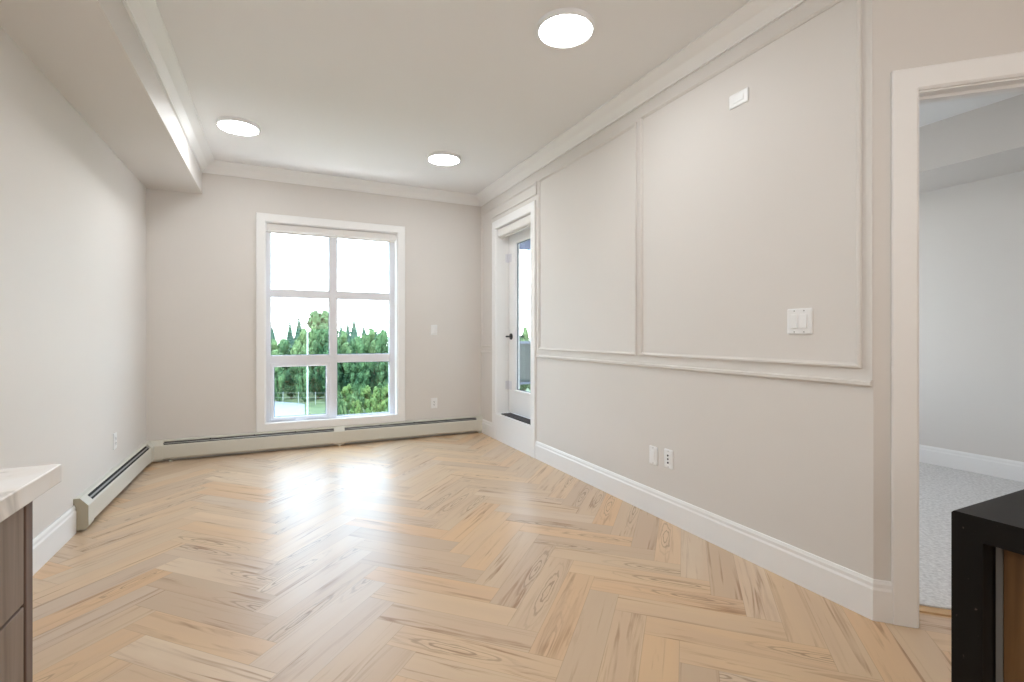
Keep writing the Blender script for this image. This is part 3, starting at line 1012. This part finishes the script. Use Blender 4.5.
wall_plate('light_switch', 'small white rocker switch on the back wall right of the window', 'switch', (1.578, YB, 1.190), (1, 0, 0), (0, -1, 0), 0.074, 0.116, [('rocker', 0, 0.002)])
wall_plate('power_outlet', 'white outlet on the back wall above the long heater', 'outlet', (1.578, YB, 0.371), (1, 0, 0), (0, -1, 0), 0.074, 0.116, [('receptacle', (0.019, -0.014))])
wall_plate('power_outlet', 'white outlet on the left wall above the short heater', 'outlet', (XL, 4.39, 0.375), (0, 1, 0), (1, 0, 0), 0.074, 0.116, [('receptacle', (0.019, -0.014))])

# ------------------------------------------------------------------ kitchen run on the left
cf = -0.360
kb = thing('base_cabinet', 'taupe wood drawer cabinet under the white quartz worktop', 'cabinet', (-0.70, 0.2, 0))
b = MB(); b.box(XL + 0.002, cf - 0.022, -0.60, 1.030, 0.10, 0.875)
b.build('carcass', M['cabinet_edge'], kb)
b = MB(); b.bbox(XL + 0.002, cf, 1.0315, 1.055, 0.0, 0.875, 0.0012)
b.build('end_panel', M['cabinet_edge'], kb)
b = MB(); b.box(XL + 0.05, cf - 0.07, -0.60, 1.030, 0.0, 0.10)
b.build('toe_kick', M['cabinet_edge'], kb)
for y0, y1 in ((0.215, 1.0235), (-0.60, 0.211)):
    for z0, z1 in ((0.7135, 0.868), (0.412, 0.7085), (0.104, 0.407)):
        b = MB(); b.bbox(cf - 0.021, cf, y0, y1, z0, z1, 0.0012)
        b.build('drawer', M['cabinet'], kb)
kt = thing('countertop', 'white veined quartz worktop with square edge at lower left', 'countertop', (-0.70, 0.2, 0.876))
b = MB(); b.bbox(XL + 0.001, -0.345, -0.62, 1.125, 0.876, 0.908, 0.002)
b.build('slab', M['quartz'], kt)

# ------------------------------------------------------------------ black waterfall island on the right
ix, iy = 0.783, 0.324
it = thing('waterfall_countertop', 'black stone waterfall worktop at lower right', 'countertop', (1.2, 0, 0))
c = 0.0025
b = MB(); b.prism([(-1.9, 0.910), (-1.9, 0.879), (iy - 0.031, 0.879), (iy - c * .5, 0.910 - c * .5), (iy - c, 0.910)], ix, 1.75, U=(0, 1, 0), V=(0, 0, 1), N=(1, 0, 0))
b.build('slab', M['blackstone'], it)
b = MB(); b.prism([(iy - 0.031, 0.0), (iy, 0.0), (iy, 0.910 - c), (iy - c * .5, 0.910 - c * .5), (iy - 0.031, 0.879)], ix, 1.75, U=(0, 1, 0), V=(0, 0, 1), N=(1, 0, 0))
b.build('waterfall_leg', M['blackstone'], it)
ic = thing('island_cabinet', 'warm brown veneer cabinet under the black waterfall worktop', 'cabinet', (1.2, -0.3, 0))
b = MB(); b.box(ix + 0.045, 1.72, -1.85, iy - 0.034, 0.0, 0.877)
b.build('carcass', M['cabinet_edge'], ic)
b = MB(); b.bbox(ix + 0.030, ix + 0.046, -1.85, iy - 0.0395, 0.10, 0.876, 0.001)
b.build('side_panel', M['walnut'], ic)
b = MB(); b.box(ix + 0.030, ix + 0.046, iy - 0.039, iy - 0.0325, 0.0, 0.877)
b.build('edge_trim', M['steel'], ic)

# ------------------------------------------------------------------ balcony outside the door
b = MB(); b.box(2.41, 6.2, 3.81, 7.45, -0.15, 0.02)
struct('balcony_floor', b, M['concrete'])
b = MB(); b.box(2.41, 6.2, 3.81, 7.6, 2.62, 2.80)
struct('ceiling_balcony', b, M['soffit'])
rg = thing('balcony_railing', 'grey balcony railing with frosted glass panels, seen through the door', 'railing', (4.3, 7.38, 0.02))
b = MB(); b.bbox(2.45, 6.15, 7.34, 7.40, 0.985, 1.030, 0.004)
b.build('top_rail', M['railing'], rg)
b = MB(); b.bbox(2.45, 6.15, 7.35, 7.39, 0.30, 0.335, 0.004)
b.build('bottom_rail', M['railing'], rg)
for x in (2.45, 3.35, 4.25, 5.15, 6.10):
    b = MB(); b.bbox(x, x + 0.045, 7.345, 7.395, 0.02, 0.99, 0.004)
    b.build('post', M['railing'], rg)
for x in (2.50, 3.40, 4.30, 5.20):
    b = MB(); b.box(x, x + 0.85, 7.366, 7.374, 0.335, 0.985)
    b.build('glass_panel', M['frosted'], rg)

# ------------------------------------------------------------------ outdoors beyond the window
ZG = H - 8.4
CS, SN = math.cos(YAW), math.sin(YAW)
def far(u, d, z=0.0):
    """a place on the ground at depth d in the direction of picture column u"""
    r = (u - 512.0) / FPX * d
    return Vector((r * CS + d * SN, -r * SN + d * CS, z))
def zat(v, d): return H - (v - YH) / FPX * d

b = MB()
n = 24
for i in range(n):
    for j in range(n):
        x0, x1 = -160 + 320 * i / n, -160 + 320 * (i + 1) / n
        y0, y1 = 12 + 200 * j / n, 12 + 200 * (j + 1) / n
        b.quad((x0, y0, ZG), (x1, y0, ZG), (x1, y1, ZG), (x0, y1, ZG))
b.box(-160, 160, 12, 212, ZG - 0.5, ZG - 0.02)
struct('ground', b, M['grass'])
b = MB()
q = [far(262, 30), far(306, 30), far(304.5, 59), far(270, 62)]
b.prism([(p.x, p.y) for p in q], ZG, ZG + 0.06)
struct('ground_pavement', b, M['concrete'])

def blob_points(rng, kind):
    """leaf clusters of a crown with unit height and unit radius"""
    pts = []
    if kind == 'broad':
        lobes = []
        for _ in range(34):
            d = Vector((rng.gauss(0, 1), rng.gauss(0, 1), rng.gauss(0, 1))).normalized()
            k = rng.uniform(.72, 1.0)
            lobes.append((Vector((d.x * .72 * k, d.y * .72 * k, .54 + d.z * .40 * k)), rng.uniform(.17, .30)))
        lobes += [(Vector((rng.uniform(-.4, .4), rng.uniform(-.4, .4), rng.uniform(.3, .75))), .34) for _ in range(5)]
        for c, r in lobes:
            for _ in range(90):
                d = Vector((rng.gauss(0, 1), rng.gauss(0, 1), rng.gauss(0, 1))).normalized()
                k = r * rng.uniform(.72, 1.05)
                pts.append((c + Vector((d.x * k, d.y * k, d.z * k * .40)), d))
        core = [(c, r * .92) for c, r in lobes]
    else:
        core = []
        for t in range(26):
            z = 0.06 + 0.92 * t / 25
            r = (1 - z) ** 0.85 * rng.uniform(.8, 1.1) * .95 + 0.03
            for k in range(int(8 + 46 * (1 - z))):
                a = rng.uniform(0, 2 * math.pi)
                rr = r * rng.uniform(.35, 1.0)
                pts.append((Vector((math.cos(a) * rr, math.sin(a) * rr, z - rr * .12)), Vector((math.cos(a), math.sin(a), -.25)).normalized()))
    return pts, core

ASP = {'broad': 2.8, 'cone': 5.0}
def crown_mesh(name, kind, seed, material, leaf, asp=None):
    rng = random.Random(seed)
    pts, core = blob_points(rng, kind)
    asp = asp or ASP[kind]
    pts = [(Vector((p.x, p.y, p.z * asp)), d) for p, d in pts]
    b = MB()
    for p, d in pts:
        s = leaf * rng.uniform(.6, 1.3)
        a = (d + Vector((rng.uniform(-.8, .8), rng.uniform(-.8, .8), rng.uniform(-.8, .8)))).normalized()
        t = a.orthogonal().normalized()
        u = a.cross(t)
        ang = rng.uniform(0, 6.28)
        t, u = t * math.cos(ang) + u * math.sin(ang), u * math.cos(ang) - t * math.sin(ang)
        tip = p + t * s
        b.add([p - t * s, p - t * .1 * s + u * .55 * s, tip, p - t * .1 * s - u * .55 * s], [(0, 1, 2, 3)])
    for c, r in core:
        b.lathe([(0.0, -r * .38 * asp), (r * .6, -r * .28 * asp), (r * .88, 0), (r * .6, r * .28 * asp), (0, r * .38 * asp)], Vector((c.x, c.y, c.z * asp)), (0, 0, 1), 8)
    if kind == 'cone':
        b.lathe([(0.0, .03 * asp), (.55, .08 * asp), (.30, .45 * asp), (.12, .75 * asp), (0, .95 * asp)], (0, 0, 0), (0, 0, 1), 9)
    me = b.mesh(name, material)
    me['aspect'] = asp
    return me

def trunk_mesh():
    b = MB()
    b.tube([(0, 0, 0), (.02, .01, .3), (-.01, 0, .7)], [.055, .042, .02], 9)
    return b.mesh('trunk', M['bark'])

CR = {('broad', 0): crown_mesh('foliage', 'broad', 3, M['leaf'], .105), ('broad', 1): crown_mesh('foliage', 'broad', 8, M['leaf2'], .105),
      ('broad', 2): crown_mesh('foliage', 'broad', 21, M['leaf'], .105),
      ('cone', 0): crown_mesh('foliage', 'cone', 5, M['needle'], .085), ('cone', 1): crown_mesh('foliage', 'cone', 6, M['needle'], .085),
      ('shrub', 0): crown_mesh('foliage', 'broad', 31, M['shrub'], .12, 2.2), ('shrub', 1): crown_mesh('foliage', 'broad', 37, M['leaf2'], .12, 2.2)}
TR = trunk_mesh()

def plant(name, kind, var, u, d, vtop, half_px, label, cat, group, rot=0.0, low=0.0):
    top = zat(vtop, d)
    height = top - ZG
    r = half_px / FPX * d
    p = far(u, d, ZG)
    root = thing(name, label, cat, p, group)
    fo = bpy.data.objects.new('foliage', CR[(kind, var)])
    COL.objects.link(fo)
    fo.parent = root
    fo.location = (0, 0, low * height)
    fo.rotation_euler = (0, 0, rot)
    fo.scale = (r, r, height * (1 - low) / fo.data['aspect'])
    if kind != 'shrub':
        tk = bpy.data.objects.new('trunk', TR)
        COL.objects.link(tk)
        tk.parent = root
        tk.scale = (height * .35, height * .35, height)
    return root

G1 = 'broadleaf trees across the field'
G2 = 'conifers rising behind the broadleaf trees'
LB = 'green broadleaf tree in the dense row across the field'
LC = 'dark conifer tip rising behind the broadleaf trees outside the window'
rng = random.Random(4)
for (u, vt, hp, d) in ((290, 317, 17, 95), (299, 313, 20, 104), (341, 320, 17, 95), (347.5, 319, 17, 104), (354, 316, 20, 113), (364, 322, 17, 122), (376, 327, 17, 95), (272, 322, 19, 113)):
    plant('conifer_tree', 'cone', rng.randrange(2), u, d, vt, hp, LC, 'tree', G2, rng.uniform(0, 6))
plant('broadleaf_tree', 'broad', 2, 321, 87.5, 310, 21, 'tallest broadleaf tree, rounded crown beside the middle window bar', 'tree', None, 1.0, .05)
for (u, vt, hp, d, var) in ((273, 341, 14, 69, 1), (288, 337, 14, 73.5, 0), (302, 330, 14, 69, 1), (316, 325, 13, 73.5, 1), (330, 328, 14, 69, 0), (343, 333, 14, 73.5, 1), (357, 333, 14, 69, 0), (371, 330, 14, 73.5, 1), (386, 327, 14, 69, 0), (401, 325, 14, 73.5, 1), (259, 332, 14, 73.5, 0), (244, 329, 14, 69, 1), (229, 332, 14, 73.5, 0), (214, 328, 14, 69, 1), (199, 331, 14, 73.5, 0), (184, 329, 14, 69, 1), (168, 330, 14, 73.5, 0), (416, 329, 14, 69, 0), (432, 331, 14, 73.5, 1), (448, 329, 14, 69, 0), (464, 331, 14, 73.5, 1), (266, 339, 11, 77.5, 0), (281, 340, 11, 81, 1), (295, 339, 11, 77.5, 0), (337, 336, 11, 77.5, 1), (351, 337, 11, 81, 0), (365, 336, 11, 77.5, 1), (379, 334, 11, 81, 0), (393, 332, 11, 77.5, 1)):
    plant('broadleaf_tree', 'broad', var, u, d, vt, hp, LB, 'tree', G1, rng.uniform(0, 6), -.06)
G3 = 'bushy trees in front of the tree row'
for (u, vt, hp, d, var) in ((277, 362, 10, 61.5, 2), (291, 361, 10, 64.5, 0), (304, 358, 10, 61.5, 2), (318, 357, 10, 64.5, 0), (332, 357, 11, 61.5, 2), (346, 356, 11, 64.5, 0), (360, 355, 11, 61.5, 2), (374, 353, 11, 64.5, 0), (388, 352, 11, 61.5, 2), (402, 352, 11, 64.5, 0)):
    plant('bushy_tree', 'broad', var, u, d, vt, hp, 'low dark green bushy tree in front of the taller tree row', 'tree', G3, rng.uniform(0, 6), -.13)
G4 = 'yellow-green shrubs at the field edge'
for (u, vt, hp, d) in ((336, 388, 8, 50), (347, 384, 8, 53), (357, 389, 8, 50), (367, 385, 8, 53), (377.5, 386, 8, 50), (388, 384, 8, 53), (398, 386, 8, 50), (342, 397, 7, 46), (356.5, 399, 7, 46), (371, 397, 7, 46), (385.5, 398, 7, 46)):
    plant('shrub', 'shrub', 0 if rng.random() < .7 else 1, u, d, vt, hp, 'yellow-green shrub seen through the lower right window pane', 'shrub', G4, rng.uniform(0, 6), -.1)
# greenery past the balcony
for (u, vt, hp, d) in ((512, 331, 12, 60), (524, 329, 12, 64), (535, 333, 12, 60)):
    plant('broadleaf_tree', 'broad', 1, u, d, vt, hp, 'broadleaf tree beyond the balcony railing, seen through the door glass', 'tree', 'trees beyond the balcony', rng.uniform(0, 6), 0.0)

pl = thing('pole', 'thin pale metal pole standing in front of the trees', 'pole', far(307.5, 42, ZG))
P0 = far(307.5, 42)
b = MB(); b.lathe([(0.06, ZG), (0.055, ZG + 4), (0.045, zat(326, 42)), (0.0, zat(326, 42) + 0.05)], (P0.x, P0.y, 0), (0, 0, 1), 16)
b.build('shaft', M['pole'], pl, True)
b = MB(); b.lathe([(0.18, ZG), (0.18, ZG + 0.05), (0.10, ZG + 0.09)], (P0.x, P0.y, 0), (0, 0, 1), 16)
b.build('base_flange', M['pole'], pl)

fn = thing('wire_fence', 'low wire fence with thin pale posts across the grass', 'fence', far(300, 58.5, ZG))
us = [268, 283, 298.5, 315.5, 332, 348, 366, 385]
for u in us:
    p = far(u, 58.5)
    b = MB(); b.lathe([(0.035, ZG), (0.035, ZG + 1.55), (0.0, ZG + 1.6)], (p.x, p.y, 0), (0, 0, 1), 10)
    b.build('post', M['wire'], fn)
for zz in (0.3, 0.9, 1.45):
    b = MB(); b.tube([far(u, 58.5, ZG + zz) for u in us], 0.010, 6)
    b.build('rail', M['wire'], fn)
